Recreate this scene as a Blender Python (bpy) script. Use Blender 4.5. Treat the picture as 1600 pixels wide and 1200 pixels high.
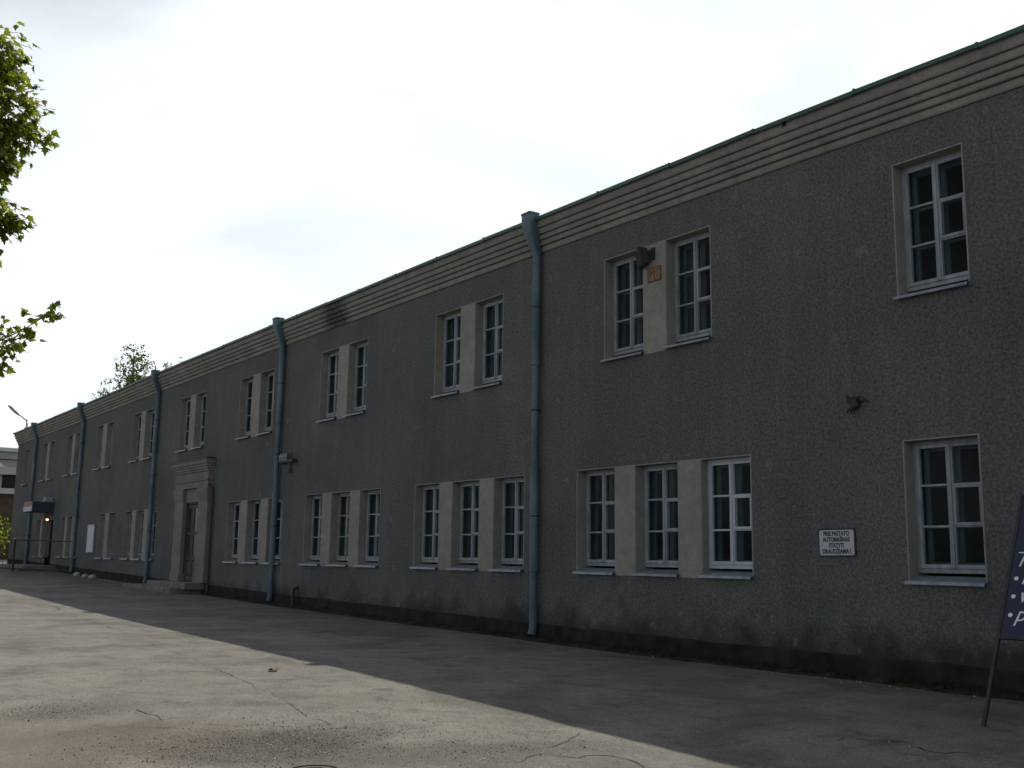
import bpy, bmesh, math, random
from mathutils import Vector, Matrix, noise
random.seed(7)
for _o in list(bpy.data.objects): bpy.data.objects.remove(_o)
scn = bpy.context.scene
COL = scn.collection
R = math.radians

# ------------------------------------------------------------------ camera
# the facade stands in the plane y = 0, x runs to the right along it, the yard lies at y < 0
cam_d = bpy.data.cameras.new('camera'); cam = bpy.data.objects.new('camera', cam_d); COL.objects.link(cam)
cam_d.sensor_width = 36.0; cam_d.lens = 36.0*1650.0/1600.0; cam_d.clip_start = .05; cam_d.clip_end = 3000
f_ = Vector((-.79742236, .58097801, .16304028)); r_ = Vector((.59066907, .80679228, .01400969)); u_ = Vector((.12340032, -.10747449, .98651994))
M = Matrix((r_, u_, -f_)).transposed().to_4x4(); M.translation = Vector((0, -12.789, 1.572))
cam.matrix_world = M
scn.camera = cam

# ------------------------------------------------------------------ sky, sun, exposure
SUN = Vector((-2.1, 5.4, 8.5)).normalized()          # towards the sun, behind the building
EL = math.asin(SUN.z); AZ = math.atan2(SUN.x, SUN.y)
w = bpy.data.worlds.new('World'); scn.world = w; w.use_nodes = True
nt = w.node_tree; nt.nodes.clear()
def N(t, **k):
    n = nt.nodes.new(t)
    for a, b in k.items(): setattr(n, a, b)
    return n
sky = N('ShaderNodeTexSky', sky_type='NISHITA'); sky.sun_disc = False
sky.sun_elevation = EL; sky.sun_rotation = AZ; sky.air_density = 1.0; sky.dust_density = 2.5; sky.ozone_density = 1.0; sky.altitude = 100
bw = N('ShaderNodeRGBToBW'); nt.links.new(sky.outputs[0], bw.inputs[0])
tc = N('ShaderNodeTexCoord')
mp = N('ShaderNodeMapping'); mp.inputs['Scale'].default_value = (1, 1, 2.6); mp.inputs['Location'].default_value = (15.5, 6, 2); nt.links.new(tc.outputs['Generated'], mp.inputs[0])
n1 = N('ShaderNodeTexNoise'); n1.inputs['Scale'].default_value = 2.3; n1.inputs['Detail'].default_value = 7; n1.inputs['Roughness'].default_value = .52
n1.inputs['Distortion'].default_value = .35
nt.links.new(mp.outputs[0], n1.inputs['Vector'])
cr = N('ShaderNodeValToRGB'); cr.color_ramp.elements[0].position = .36; cr.color_ramp.elements[1].position = .58
nt.links.new(n1.outputs['Fac'], cr.inputs[0])
pw = N('ShaderNodeMath', operation='POWER'); pw.inputs[1].default_value = 1.7; nt.links.new(bw.outputs[0], pw.inputs[0])   # cloud scatters light forward, so it is brightest near the sun
cl = N('ShaderNodeMath', operation='MULTIPLY'); cl.inputs[1].default_value = 1.68; nt.links.new(pw.outputs[0], cl.inputs[0])
cap = N('ShaderNodeMath', operation='MINIMUM'); cap.inputs[1].default_value = 16.5; nt.links.new(cl.outputs[0], cap.inputs[0]); cl = cap     # thick cloud does not glow brighter than this even beside the sun
cc = N('ShaderNodeCombineColor')
for i, s in enumerate((.94, 1.0, 1.06)):
    m = N('ShaderNodeMath', operation='MULTIPLY'); m.inputs[1].default_value = s; nt.links.new(cl.outputs[0], m.inputs[0]); nt.links.new(m.outputs[0], cc.inputs[i])
mx = N('ShaderNodeMix', data_type='RGBA'); nt.links.new(cr.outputs[0], mx.inputs['Factor'])
# thin veil of high cloud between the thick ones
veil = N('ShaderNodeMix', data_type='RGBA'); veil.inputs['Factor'].default_value = .65
nt.links.new(sky.outputs[0], veil.inputs['A']); nt.links.new(cc.outputs[0], veil.inputs['B'])
nt.links.new(veil.outputs['Result'], mx.inputs['A']); nt.links.new(cc.outputs[0], mx.inputs['B'])
bg = N('ShaderNodeBackground'); bg.inputs['Strength'].default_value = .077; nt.links.new(mx.outputs['Result'], bg.inputs[0])
wo = N('ShaderNodeOutputWorld'); nt.links.new(bg.outputs[0], wo.inputs[0])

sd = bpy.data.lights.new('sun', 'SUN'); sd.energy = 5.0; sd.angle = R(.53); sd.color = (1, .92, .78)
so = bpy.data.objects.new('sun', sd); COL.objects.link(so); so.rotation_euler = SUN.to_track_quat('Z', 'Y').to_euler(); so.location = (0, 20, 30)

scn.view_settings.view_transform = 'Standard'; scn.view_settings.look = 'None'
scn.view_settings.exposure = 0.0; scn.view_settings.gamma = 1.0; scn.view_settings.use_curve_mapping = False
scn.render.engine = 'CYCLES'; scn.cycles.max_bounces = 6; scn.cycles.diffuse_bounces = 3; scn.cycles.glossy_bounces = 3; scn.cycles.transparent_max_bounces = 12

# ------------------------------------------------------------------ helpers
def interp(x, pts):
    if x <= pts[0][0]: return pts[0][1]
    for (a, b), (c, d) in zip(pts, pts[1:]):
        if x <= c: return b+(d-b)*(x-a)/(c-a)
    return pts[-1][1]
GZ = [(-50, 0), (12, 0), (15, .012), (17.4, .04), (22.6, .10), (27.6, .155), (34, .27), (50, .56), (58, .73), (80, 1.1), (140, 1.3)]
def gh(u): return interp(u, GZ)                      # ground level, u = distance to the left along the facade
def sstep(x): x = max(0, min(1, x)); return x*x*(3-2*x)
def fall(u, y): return -.16*sstep((15-u)/11)*sstep((-y-.3)/5.0)          # the yard dips towards the near right
def onyard(u, y):                                    # slide a point along its sight line onto the dipped surface
    k = 1
    for _ in range(12): k = (1.572-fall(u*k, (y+12.789)*k-12.789))/1.572
    return u*k, (y+12.789)*k-12.789
def disp(u, y):
    k = max(0, min(1, (40-u)/20))*max(0, min(1, (u+6)/5))*max(0, min(1, (y+22)/6))
    if k <= 0: return 0
    v = Vector((u, y, 0))
    d = .007*noise.noise(v*.55)+.007*noise.noise(v*1.5+Vector((9, 3, 0)))+.006*noise.noise(v*4+Vector((3, 1, 5)))
    # worn hollow with loose stones
    q = ((u-8.9)/1.3)**2+((y+9.0)/1.0)**2
    d -= .03*math.exp(-q*1.2)
    return d*k*max(0, min(1, -y/.8))
def gz(u, y): return gh(u)+fall(u, y)+disp(u, y)

class MB:
    """collects shapes given in (u, y, z): u metres to the left of the camera along the facade"""
    def __init__(s, local=False): s.v = []; s.f = []; s.local = local; s.smooth = False
    def add(s, vs, fs):
        b = len(s.v); s.v += [(v[0], v[1], v[2]) if s.local else (-v[0], v[1], v[2]) for v in vs]; s.f += [[b+i for i in f] for f in fs]; return s
    def box(s, x0, x1, y0, y1, z0, z1):
        return s.add([(x0, y0, z0), (x1, y0, z0), (x1, y1, z0), (x0, y1, z0), (x0, y0, z1), (x1, y0, z1), (x1, y1, z1), (x0, y1, z1)],
                     [(0, 3, 2, 1), (4, 5, 6, 7), (0, 1, 5, 4), (1, 2, 6, 5), (2, 3, 7, 6), (3, 0, 4, 7)])
    def quad(s, a, b, c, d): return s.add([a, b, c, d], [(0, 1, 2, 3)])
    def loft(s, rings, close=True):
        n = len(rings[0]); b = len(s.v); vs = [p for r in rings for p in r]; fs = []
        for i in range(len(rings)-1):
            for j in range(n):
                k = (j+1) % n; fs.append((i*n+j, i*n+k, (i+1)*n+k, (i+1)*n+j))
        if close: fs.append(tuple(range(n))[::-1]); fs.append(tuple(range((len(rings)-1)*n, len(rings)*n)))
        return s.add(vs, fs)
    def tube(s, pts, rad, n=8, close=True):
        pts = [Vector(p) for p in pts]; rr = rad if isinstance(rad, (list, tuple)) else [rad]*len(pts); rings = []
        t0 = (pts[1]-pts[0]).normalized(); a = t0.orthogonal().normalized()
        for i, p in enumerate(pts):
            t = (pts[min(i+1, len(pts)-1)]-pts[max(i-1, 0)]).normalized()
            a = (a-t*a.dot(t)).normalized(); b = t.cross(a)
            rings.append([p+(a*math.cos(2*math.pi*j/n)+b*math.sin(2*math.pi*j/n))*rr[i] for j in range(n)])
        return s.loft(rings, close)
    def prism(s, prof, us):                          # profile [(y,z)] swept along u, z offsets per u
        rings = [[(u, y, z+dz) for (y, z) in prof] for (u, dz) in us]
        return s.loft(rings)
    def mesh(s, name, mat, bevel=0, smooth=False):
        me = bpy.data.meshes.new(name); me.from_pydata(s.v, [], s.f); me.update()
        bm = bmesh.new(); bm.from_mesh(me); bmesh.ops.recalc_face_normals(bm, faces=bm.faces)
        if bevel: bmesh.ops.bevel(bm, geom=[e for e in bm.edges if e.calc_face_angle(0) > .5], offset=bevel, segments=1, affect='EDGES', clamp_overlap=True)
        bm.to_mesh(me); bm.free()
        if smooth:
            for p in me.polygons: p.use_smooth = True
            try: me.set_sharp_from_angle(angle=R(40))
            except Exception: pass
        if mat is not None: me.materials.append(mat)
        return me
    def build(s, name, mat, parent=None, bevel=0, smooth=False):
        return link(name, s.mesh(name, mat, bevel, smooth), parent)
def link(name, me, parent=None, loc=None, rot=None):
    o = bpy.data.objects.new(name, me); COL.objects.link(o)
    if parent is not None: o.parent = parent
    if loc: o.location = loc
    if rot: o.rotation_euler = rot
    return o
def tag(o, label=None, cat=None, group=None, kind=None):
    for k, v in (('label', label), ('category', cat), ('group', group), ('kind', kind)):
        if v: o[k] = v
    return o
def thing(name, label, cat, loc=(0, 0, 0), rot=(0, 0, 0), group=None):
    o = bpy.data.objects.new(name, None); COL.objects.link(o); o.location = loc; o.rotation_euler = rot; o.empty_display_size = .2
    return tag(o, label, cat, group)
def at(parent, o): o.location = (o.location.x-parent.location.x, o.location.y-parent.location.y, o.location.z-parent.location.z); return o

# ------------------------------------------------------------------ materials
def newmat(name):
    m = bpy.data.materials.new(name); m.use_nodes = True; t = m.node_tree; t.nodes.clear()
    o = t.nodes.new('ShaderNodeOutputMaterial'); return m, t, o
class G:
    def __init__(s, t): s.t = t
    def n(s, ty, **k):
        n = s.t.nodes.new(ty)
        for a, b in k.items(): setattr(n, a, b)
        return n
    def l(s, a, b): s.t.links.new(a, b)
    def noise(s, vec, sc, det=4, rough=.55, dist=0):
        n = s.n('ShaderNodeTexNoise'); n.inputs['Scale'].default_value = sc; n.inputs['Detail'].default_value = det; n.inputs['Roughness'].default_value = rough; n.inputs['Distortion'].default_value = dist
        s.l(vec, n.inputs['Vector']); return n.outputs['Fac']
    def ramp(s, fac, *els):
        r = s.n('ShaderNodeValToRGB'); e = r.color_ramp.elements
        while len(e) < len(els): e.new(.5)
        for q, (p, c) in zip(e, els):
            q.position = p; q.color = (*c, 1) if isinstance(c, tuple) else (c, c, c, 1)
        s.l(fac, r.inputs[0]); return r.outputs[0]
    def mix(s, fac, a, b, mode='MIX'):
        m = s.n('ShaderNodeMix', data_type='RGBA', blend_type=mode)
        for i, x in (('Factor', fac), ('A', a), ('B', b)):
            if isinstance(x, (int, float)): m.inputs[i].default_value = x if i == 'Factor' else (x, x, x, 1)
            elif isinstance(x, tuple): m.inputs[i].default_value = (*x, 1)
            else: s.l(x, m.inputs[i])
        return m.outputs['Result']
    def math(s, op, a, b=None, c=None, clamp=False):
        m = s.n('ShaderNodeMath', operation=op, use_clamp=clamp)
        for i, x in enumerate((a, b, c)):
            if x is None: continue
            if isinstance(x, (int, float)): m.inputs[i].default_value = x
            else: s.l(x, m.inputs[i])
        return m.outputs[0]
    def bump(s, h, strength, dist, prev=None):
        b = s.n('ShaderNodeBump'); b.inputs['Strength'].default_value = strength; b.inputs['Distance'].default_value = dist
        s.l(h, b.inputs['Height'])
        if prev is not None: s.l(prev, b.inputs['Normal'])
        return b.outputs[0]
def coords(g, scale=(1, 1, 1)):
    tc = g.n('ShaderNodeTexCoord'); m = g.n('ShaderNodeMapping'); m.inputs['Scale'].default_value = scale
    g.l(tc.outputs['Object'], m.inputs[0]); return m.outputs[0]
def simple(name, c1, c2, sc=6, rough=.7, bump=.15, bsc=60, bdist=.004, metal=0, spec=.4, lo=.3, hi=.7, stretch=(1, 1, 1), rnd=0):
    m, t, o = newmat(name); g = G(t); v = coords(g, stretch)
    a = g.noise(v, sc, 6, .6); col = g.ramp(a, (lo, c1), (hi, c2))
    if rnd:
        oi = g.n('ShaderNodeObjectInfo'); k = g.math('MULTIPLY_ADD', oi.outputs['Random'], rnd, 1-rnd*.5)
        cb = g.n('ShaderNodeCombineColor')
        for i in range(3): g.l(k, cb.inputs[i])
        col = g.mix(1.0, col, cb.outputs[0], 'MULTIPLY')
    p = g.n('ShaderNodeBsdfPrincipled'); g.l(col, p.inputs['Base Color']); p.inputs['Roughness'].default_value = rough; p.inputs['Metallic'].default_value = metal
    p.inputs['Specular IOR Level'].default_value = spec
    if bump: g.l(g.bump(g.noise(v, bsc, 3), bump, bdist), p.inputs['Normal'])
    g.l(p.outputs[0], o.inputs[0]); return m

def mat_wall():
    m, t, o = newmat('roughcast_wall'); g = G(t); v = coords(g)
    big = g.noise(v, .32, 5, .6); mid = g.noise(v, 1.7, 5, .62); fine = g.noise(v, 24, 4, .75); peb = g.noise(v, 70, 2, .6)
    streak = g.noise(coords(g, (2.6, 1, .22)), 1.3, 5, .6)
    c = g.ramp(big, (.34, (.084, .090, .092)), (.5, (.105, .109, .108)), (.68, (.130, .129, .121)))
    c = g.mix(g.ramp(mid, (.38, .0), (.62, .42)), c, (.080, .089, .094))
    c = g.mix(g.math('MULTIPLY', g.ramp(streak, (.52, 0.), (.72, 1.)), .12), c, (.21, .207, .195))
    c = g.mix(g.math('MULTIPLY', g.ramp(streak, (.30, 1.), (.46, 0.)), .12), c, (.058, .060, .062))
    c = g.mix(.85, c, g.ramp(fine, (.28, .25), (.5, 1.), (.72, 1.75)), 'MULTIPLY')
    c = g.mix(.5, c, g.ramp(peb, (.3, .45), (.7, 1.6)), 'MULTIPLY')
    # damp patch under the leaking gutter, with a shape of its own
    sx = g.n('ShaderNodeSeparateXYZ'); g.l(v, sx.inputs[0])
    dx = g.math('DIVIDE', g.math('ADD', sx.outputs[0], 26.4), 1.0); dz = g.math('DIVIDE', g.math('ADD', sx.outputs[2], -7.7), .6)
    q = g.math('ADD', g.math('MULTIPLY', dx, dx), g.math('MULTIPLY', dz, dz)); q = g.math('ADD', q, g.math('MULTIPLY', mid, 1.6))
    c = g.mix(g.math('MULTIPLY', g.ramp(g.math('MULTIPLY', q, .25), (.2, 1.), (.375, 0.)), .5), c, (.07, .068, .066))
    # splashed mud and moss blotches low down, and pale lime runs
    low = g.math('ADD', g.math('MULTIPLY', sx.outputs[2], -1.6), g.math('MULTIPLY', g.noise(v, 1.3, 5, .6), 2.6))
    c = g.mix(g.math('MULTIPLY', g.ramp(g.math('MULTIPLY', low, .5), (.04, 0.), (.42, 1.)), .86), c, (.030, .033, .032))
    spots = g.noise(v, 3.4, 2, .5)
    c = g.mix(g.math('MULTIPLY', g.ramp(spots, (.66, 0.), (.70, 1.)), .35), c, (.19, .195, .19))
    p = g.n('ShaderNodeBsdfPrincipled'); g.l(c, p.inputs['Base Color']); p.inputs['Roughness'].default_value = .95; p.inputs['Specular IOR Level'].default_value = .15
    g.l(g.bump(peb, .8, .010, g.bump(fine, .7, .02, g.bump(mid, .25, .05))), p.inputs['Normal']); g.l(p.outputs[0], o.inputs[0]); return m
def mat_plaster(name, a, b, dark, stain=None):
    m, t, o = newmat(name); g = G(t); v = coords(g)
    big = g.noise(v, 1.1, 5, .6); mid = g.noise(v, 6, 5, .65); fine = g.noise(v, 55, 3, .65)
    c = g.ramp(big, (.3, a), (.7, b)); c = g.mix(g.ramp(mid, (.45, 0.), (.75, .5)), c, dark)
    c = g.mix(.45, c, g.ramp(fine, (.3, .6), (.7, 1.4)), 'MULTIPLY')
    if stain:
        sx = g.n('ShaderNodeSeparateXYZ'); g.l(v, sx.inputs[0])
        dx = g.math('DIVIDE', g.math('ADD', sx.outputs[0], stain[0]), stain[1]); q = g.math('ADD', g.math('MULTIPLY', dx, dx), g.math('MULTIPLY', mid, 1.5))
        c = g.mix(g.math('MULTIPLY', g.ramp(g.math('MULTIPLY', q, .25), (.19, 1.), (.34, 0.)), .85), c, (.035, .036, .034))
        run = g.noise(coords(g, (3.2, 1, .35)), 1.6, 4, .6)
        c = g.mix(g.math('MULTIPLY', g.ramp(run, (.55, 0.), (.75, 1.)), .45), c, (.10, .098, .088))
    p = g.n('ShaderNodeBsdfPrincipled'); g.l(c, p.inputs['Base Color']); p.inputs['Roughness'].default_value = .9; p.inputs['Specular IOR Level'].default_value = .2
    g.l(g.bump(fine, .5, .006, g.bump(mid, .4, .02)), p.inputs['Normal']); g.l(p.outputs[0], o.inputs[0]); return m
def mat_ground():
    m, t, o = newmat('worn_asphalt'); g = G(t); v = coords(g)
    sx = g.n('ShaderNodeSeparateXYZ'); g.l(v, sx.inputs[0])
    big = g.noise(v, .25, 5, .6); mid = g.noise(v, .62, 6, .62, .6); sm = g.noise(v, 2.4, 6, .68, .5); fine = g.noise(v, 45, 3, .7); grit = g.noise(v, 140, 2, .6)
    c = g.ramp(big, (.3, (.106, .103, .096)), (.7, (.134, .130, .120)))
    c = g.mix(g.ramp(mid, (.46, 0.), (.62, .6)), c, (.168, .161, .146))
    c = g.mix(g.ramp(mid, (.34, .65), (.48, 0.)), c, (.068, .067, .064))
    c = g.mix(g.ramp(sm, (.52, 0.), (.64, .55)), c, (.070, .068, .064))
    c = g.mix(g.ramp(sm, (.34, .5), (.46, 0.)), c, (.158, .150, .134))
    c = g.mix(.8, c, g.ramp(fine, (.28, .5), (.5, 1.), (.72, 1.6)), 'MULTIPLY')
    c = g.mix(.6, c, g.ramp(grit, (.3, .5), (.5, 1.), (.7, 1.6)), 'MULTIPLY')
    # bare hollow full of loose chippings
    def blob(u, y, ru, ry, amp):
        u, y = onyard(u, y)
        dx = g.math('DIVIDE', g.math('ADD', sx.outputs[0], u), ru); dy = g.math('DIVIDE', g.math('SUBTRACT', sx.outputs[1], y), ry)
        q = g.math('ADD', g.math('MULTIPLY', dx, dx), g.math('MULTIPLY', dy, dy)); q = g.math('ADD', q, g.math('MULTIPLY', g.math('ADD', sm, mid), 1.3))
        return g.math('MULTIPLY', g.ramp(g.math('MULTIPLY', q, .25), (.30, 1.), (.56, 0.)), amp)
    for (u, y, ru, ry, amp, cc_) in ((8.65, -9.0, 1.0, 1.35, .92, (.046, .043, .039)), (9.6, -9.7, 1.3, 1.3, .7, (.085, .073, .056)), (7.75, -8.2, .6, 1.0, .75, (.075, .069, .06)), (11.45, -10.0, .7, .8, .75, (.075, .068, .058)),
                                (8.9, -10.6, 1.3, 1.2, .7, (.088, .076, .058)), (10.6, -10.9, 1.2, .8, .6, (.09, .078, .06)), (7.5, -7.3, .3, .55, .6, (.08, .073, .065)), (14.3, -7.8, .5, .8, .5, (.09, .08, .07)), (5.95, -4.3, .22, .3, .8, (.05, .049, .047)), (10.5, -2.5, .35, .5, .5, (.08, .078, .074))):
        c = g.mix(blob(u, y, ru, ry, amp), c, cc_)
    p = g.n('ShaderNodeBsdfPrincipled'); g.l(c, p.inputs['Base Color']); p.inputs['Roughness'].default_value = .93; p.inputs['Specular IOR Level'].default_value = .15
    g.l(g.bump(grit, .5, .004, g.bump(fine, .6, .008, g.bump(sm, .5, .02, g.bump(mid, .35, .05)))), p.inputs['Normal']); g.l(p.outputs[0], o.inputs[0]); return m
def mat_glass():
    m, t, o = newmat('window_glass'); g = G(t); v = coords(g)
    tr = g.n('ShaderNodeBsdfTransparent'); tr.inputs[0].default_value = (.66, .74, .75, 1)
    gl = g.n('ShaderNodeBsdfGlossy'); gl.inputs['Roughness'].default_value = .03; gl.inputs[0].default_value = (.85, .9, .92, 1)
    fr = g.n('ShaderNodeFresnel'); fr.inputs[0].default_value = 1.14
    g.l(g.bump(g.noise(v, 2.2, 1), .12, .02), gl.inputs['Normal'])
    dust = g.n('ShaderNodeBsdfDiffuse'); dust.inputs[0].default_value = (.16, .17, .165, 1)
    m1 = g.n('ShaderNodeMixShader'); ge = g.n('ShaderNodeNewGeometry'); g.l(g.math('MULTIPLY', fr.outputs[0], g.math('SUBTRACT', 1.0, ge.outputs['Backfacing'])), m1.inputs[0]); g.l(tr.outputs[0], m1.inputs[1]); g.l(gl.outputs[0], m1.inputs[2])
    m2 = g.n('ShaderNodeMixShader'); g.l(g.ramp(g.noise(v, 3, 5, .6), (.35, .01), (.75, .06)), m2.inputs[0]); g.l(m1.outputs[0], m2.inputs[1]); g.l(dust.outputs[0], m2.inputs[2])
    g.l(m2.outputs[0], o.inputs[0]); return m
def mat_leaf(name, a, b, tr):
    m, t, o = newmat(name); g = G(t)
    geo = g.n('ShaderNodeNewGeometry'); rnd = geo.outputs['Random Per Island']
    oi = g.n('ShaderNodeObjectInfo'); rr = g.math('FRACT', g.math('ADD', rnd, oi.outputs['Random']))
    c = g.ramp(rr, (0., a), (1., b))
    d = g.n('ShaderNodeBsdfPrincipled'); g.l(c, d.inputs['Base Color']); d.inputs['Roughness'].default_value = .5; d.inputs['Specular IOR Level'].default_value = .3
    x = g.n('ShaderNodeBsdfTranslucent'); g.l(g.mix(1.0, c, tr, 'MULTIPLY'), x.inputs[0])
    mm = g.n('ShaderNodeMixShader'); mm.inputs[0].default_value = .62; g.l(d.outputs[0], mm.inputs[1]); g.l(x.outputs[0], mm.inputs[2]); g.l(mm.outputs[0], o.inputs[0]); return m
def mat_emit(name, c, s):
    m, t, o = newmat(name); e = t.nodes.new('ShaderNodeEmission'); e.inputs[0].default_value = (*c, 1); e.inputs[1].default_value = s; t.links.new(e.outputs[0], o.inputs[0]); return m

MAT = dict(
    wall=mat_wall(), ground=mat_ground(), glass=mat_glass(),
    plaster=mat_plaster('reveal_plaster', (.205, .200, .184), (.276, .266, .240), (.130, .130, .124)),
    cornice=mat_plaster('cornice_plaster', (.178, .173, .158), (.252, .242, .216), (.095, .095, .090), (25.6, 1.1)),
    portal=mat_plaster('portal_stone', (.15, .146, .132), (.215, .206, .182), (.075, .075, .068)),
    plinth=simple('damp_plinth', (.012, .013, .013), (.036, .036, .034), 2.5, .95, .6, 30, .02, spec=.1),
    soil=simple('dark_soil', (.012, .011, .009), (.05, .045, .035), 5, 1, .8, 25, .03, spec=.05),
    zinc=simple('galvanised_sheet', (.060, .098, .128), (.135, .182, .218), 2.2, .65, .2, 20, .004, .35, stretch=(1, 1, .5), rnd=.25),
    sill=simple('zinc_sill', (.13, .155, .185), (.225, .26, .295), 5, .5, .2, 25, .004, .3, rnd=.2),
    paint=simple('old_window_paint', (.165, .188, .215), (.30, .330, .365), 9, .6, .35, 40, .004, rnd=.3, stretch=(1, 1, .35)),
    paintnew=simple('fresh_window_paint', (.33, .36, .42), (.43, .46, .52), 4, .5, .1, 40, .002),
    inner=simple('inner_window_paint', (.20, .24, .28), (.30, .34, .38), 5, .6, .1, 40, .002),
    green=simple('green_metal', (.030, .075, .058), (.055, .115, .09), 4, .55, .15, 20, .004, .1, rnd=.4),
    roof=simple('roof_sheet', (.05, .085, .07), (.08, .11, .1), 2, .6, .1),
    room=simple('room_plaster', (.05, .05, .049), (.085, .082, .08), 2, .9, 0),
    iron=simple('black_iron', (.012, .012, .013), (.03, .03, .032), 10, .6, .2),
    rust=simple('rusty_iron', (.07, .035, .02), (.16, .085, .045), 25, .85, .3, 60),
    wood=simple('door_wood', (.034, .026, .018), (.075, .055, .036), 3, .65, .4, 18, .006, stretch=(6, 6, .5)),
    stone=simple('step_concrete', (.09, .088, .082), (.19, .18, .165), 3, .92, .5, 30, .012),
    white=simple('white_board', (.40, .41, .50), (.50, .51, .60), 2, .5, .05),
    signwhite=simple('sign_enamel', (.33, .36, .40), (.42, .45, .49), 6, .45, .05),
    signblack=simple('sign_black', (.010, .010, .014), (.02, .02, .025), 6, .5, 0),
    navy=simple('navy_board', (.008, .012, .036), (.014, .020, .055), 3, .45, .05),
    letter=simple('white_lettering', (.55, .57, .6), (.68, .7, .72), 5, .5, 0),
    ceramic=simple('white_ceramic', (.55, .55, .55), (.7, .7, .7), 4, .25, 0),
    bark=simple('bark', (.045, .035, .026), (.11, .09, .07), 8, .95, .8, 25, .02, stretch=(1, 1, .3)),
    leaf=mat_leaf('maple_leaf', (.065, .105, .012), (.24, .27, .04), (1.0, 1.0, .55)),
    farleaf=mat_leaf('poplar_leaf', (.060, .085, .035), (.13, .14, .055), (.9, 1., .6)),
    farbrown=simple('brown_brick', (.06, .042, .033), (.10, .07, .055), 2, .9, .3, 12),
    farpale=simple('pale_panel', (.34, .36, .37), (.46, .48, .49), .6, .8, .1),
    fargrey=simple('grey_panel', (.24, .23, .24), (.33, .32, .33), .6, .8, .1),
    curtain=simple('faded_curtain', (.15, .18, .20), (.26, .295, .315), 3, .95, 0, rnd=.4),
    dark=simple('dark_glass_room', (.012, .014, .018), (.03, .034, .04), 1, .25, 0),
    canopy=simple('canopy_sheet', (.018, .030, .046), (.032, .048, .068), 2, .5, .1),
    orange=simple('orange_board', (.22, .12, .07), (.3, .17, .1), 3, .6, 0),
    weed=mat_leaf('weed_blade', (.012, .022, .008), (.04, .06, .018), (.8, .9, .5)),
    stonegrey=simple('loose_chipping', (.06, .057, .052), (.42, .40, .36), 900, .9, 0, rnd=.3, lo=.42, hi=.58),
    crack=simple('crack_filling', (.022, .02, .017), (.06, .054, .045), 12, 1, .4, 60),
    iron2=simple('cast_iron', (.04, .038, .035), (.10, .09, .08), 20, .8, .4, 80),
    deadleaf=simple('dead_leaf', (.09, .045, .015), (.17, .09, .03), 30, .8, .2),
    paleblock=simple('pale_stone', (.28, .27, .25), (.42, .40, .37), 6, .9, .4, 40),
)

# ------------------------------------------------------------------ ground
def axis(segs):
    out = [segs[0][0]]
    for a, b, st in segs:
        n = max(1, round((b-a)/st)); out += [a+(b-a)*(i+1)/n for i in range(n)]
    return out
us = axis([(-300, -40, 65), (-40, -6, 4), (-6, 3, .6), (3, 17, .085), (17, 32, .22), (32, 70, .8), (70, 140, 7), (140, 900, 95)])
ys = axis([(-600, -100, 100), (-100, -22, 9), (-22, -14, .8), (-14, -11.5, .2), (-11.5, -2.5, .085), (-2.5, .3, .14), (.3, 40, 8), (40, 600, 80)])
gm = MB(); nu, ny = len(us), len(ys)
gv = [(u, y, gz(u, y)) for u in us for y in ys]
gf = [(i*ny+j, (i+1)*ny+j, (i+1)*ny+j+1, i*ny+j+1) for i in range(nu-1) for j in range(ny-1)]
gm.add(gv, gf); ground = gm.build('asphalt_yard', MAT['ground'], smooth=True); tag(ground, 'worn grey asphalt yard in front of the long building', kind='structure')

# cracks and patch seams, laid as thin ragged dark fillings on the asphalt
CR = [([(27.62, -7.49), (27.44, -6.89), (27.51, -6.3), (28.64, -5.92)], .016), ([(29.4, -5.87), (26.46, -6.19), (23.62, -6.37), (20.69, -6.57)], .009),
      ([(20.69, -6.57), (16.92, -6.99), (14.83, -7.15), (12.54, -7.48), (11.68, -7.57), (10.61, -7.82), (9.91, -7.98), (9.25, -8.03)], .007),
      ([(19.45, -7.15), (19.42, -6.38), (19.6, -5.73)], .022), ([(15.08, -8.39), (14.9, -8.2), (14.62, -8.11), (14.2, -7.25), (13.56, -7.32)], .010), ([(11.26, -9.22), (10.78, -9.27), (10.4, -9.29)], .014),
      ([(10.2, -10.33), (10.18, -9.95), (10.11, -9.69), (10.0, -9.29)], .012),
      ([(6.91, -7.7), (6.99, -7.52), (7.09, -7.26), (6.9, -7.17), (6.82, -7.1), (6.88, -6.98), (6.8, -6.85), (6.64, -6.81), (6.43, -6.87), (6.23, -6.94), (5.9, -7.1)], .016),
      ([(6.22, -4.61), (6.27, -4.37), (6.08, -4.25), (5.98, -4.16), (5.78, -4.08)], .016), ([(5.67, -4.32), (5.5, -4.41), (5.34, -4.32), (5.31, -4.15), (5.1, -4.1)], .02),
      ([(7.38, -7.36), (7.34, -7.05), (7.47, -6.67), (7.73, -6.29)], .009), ([(9.2, -5.2), (9.0, -4.6), (9.3, -3.8), (9.1, -3.1)], .010), ([(12.6, -4.6), (12.2, -3.7), (12.5, -2.6)], .009), ([(16.5, -4.4), (15.6, -3.6), (15.9, -2.4)], .010)]
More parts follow.
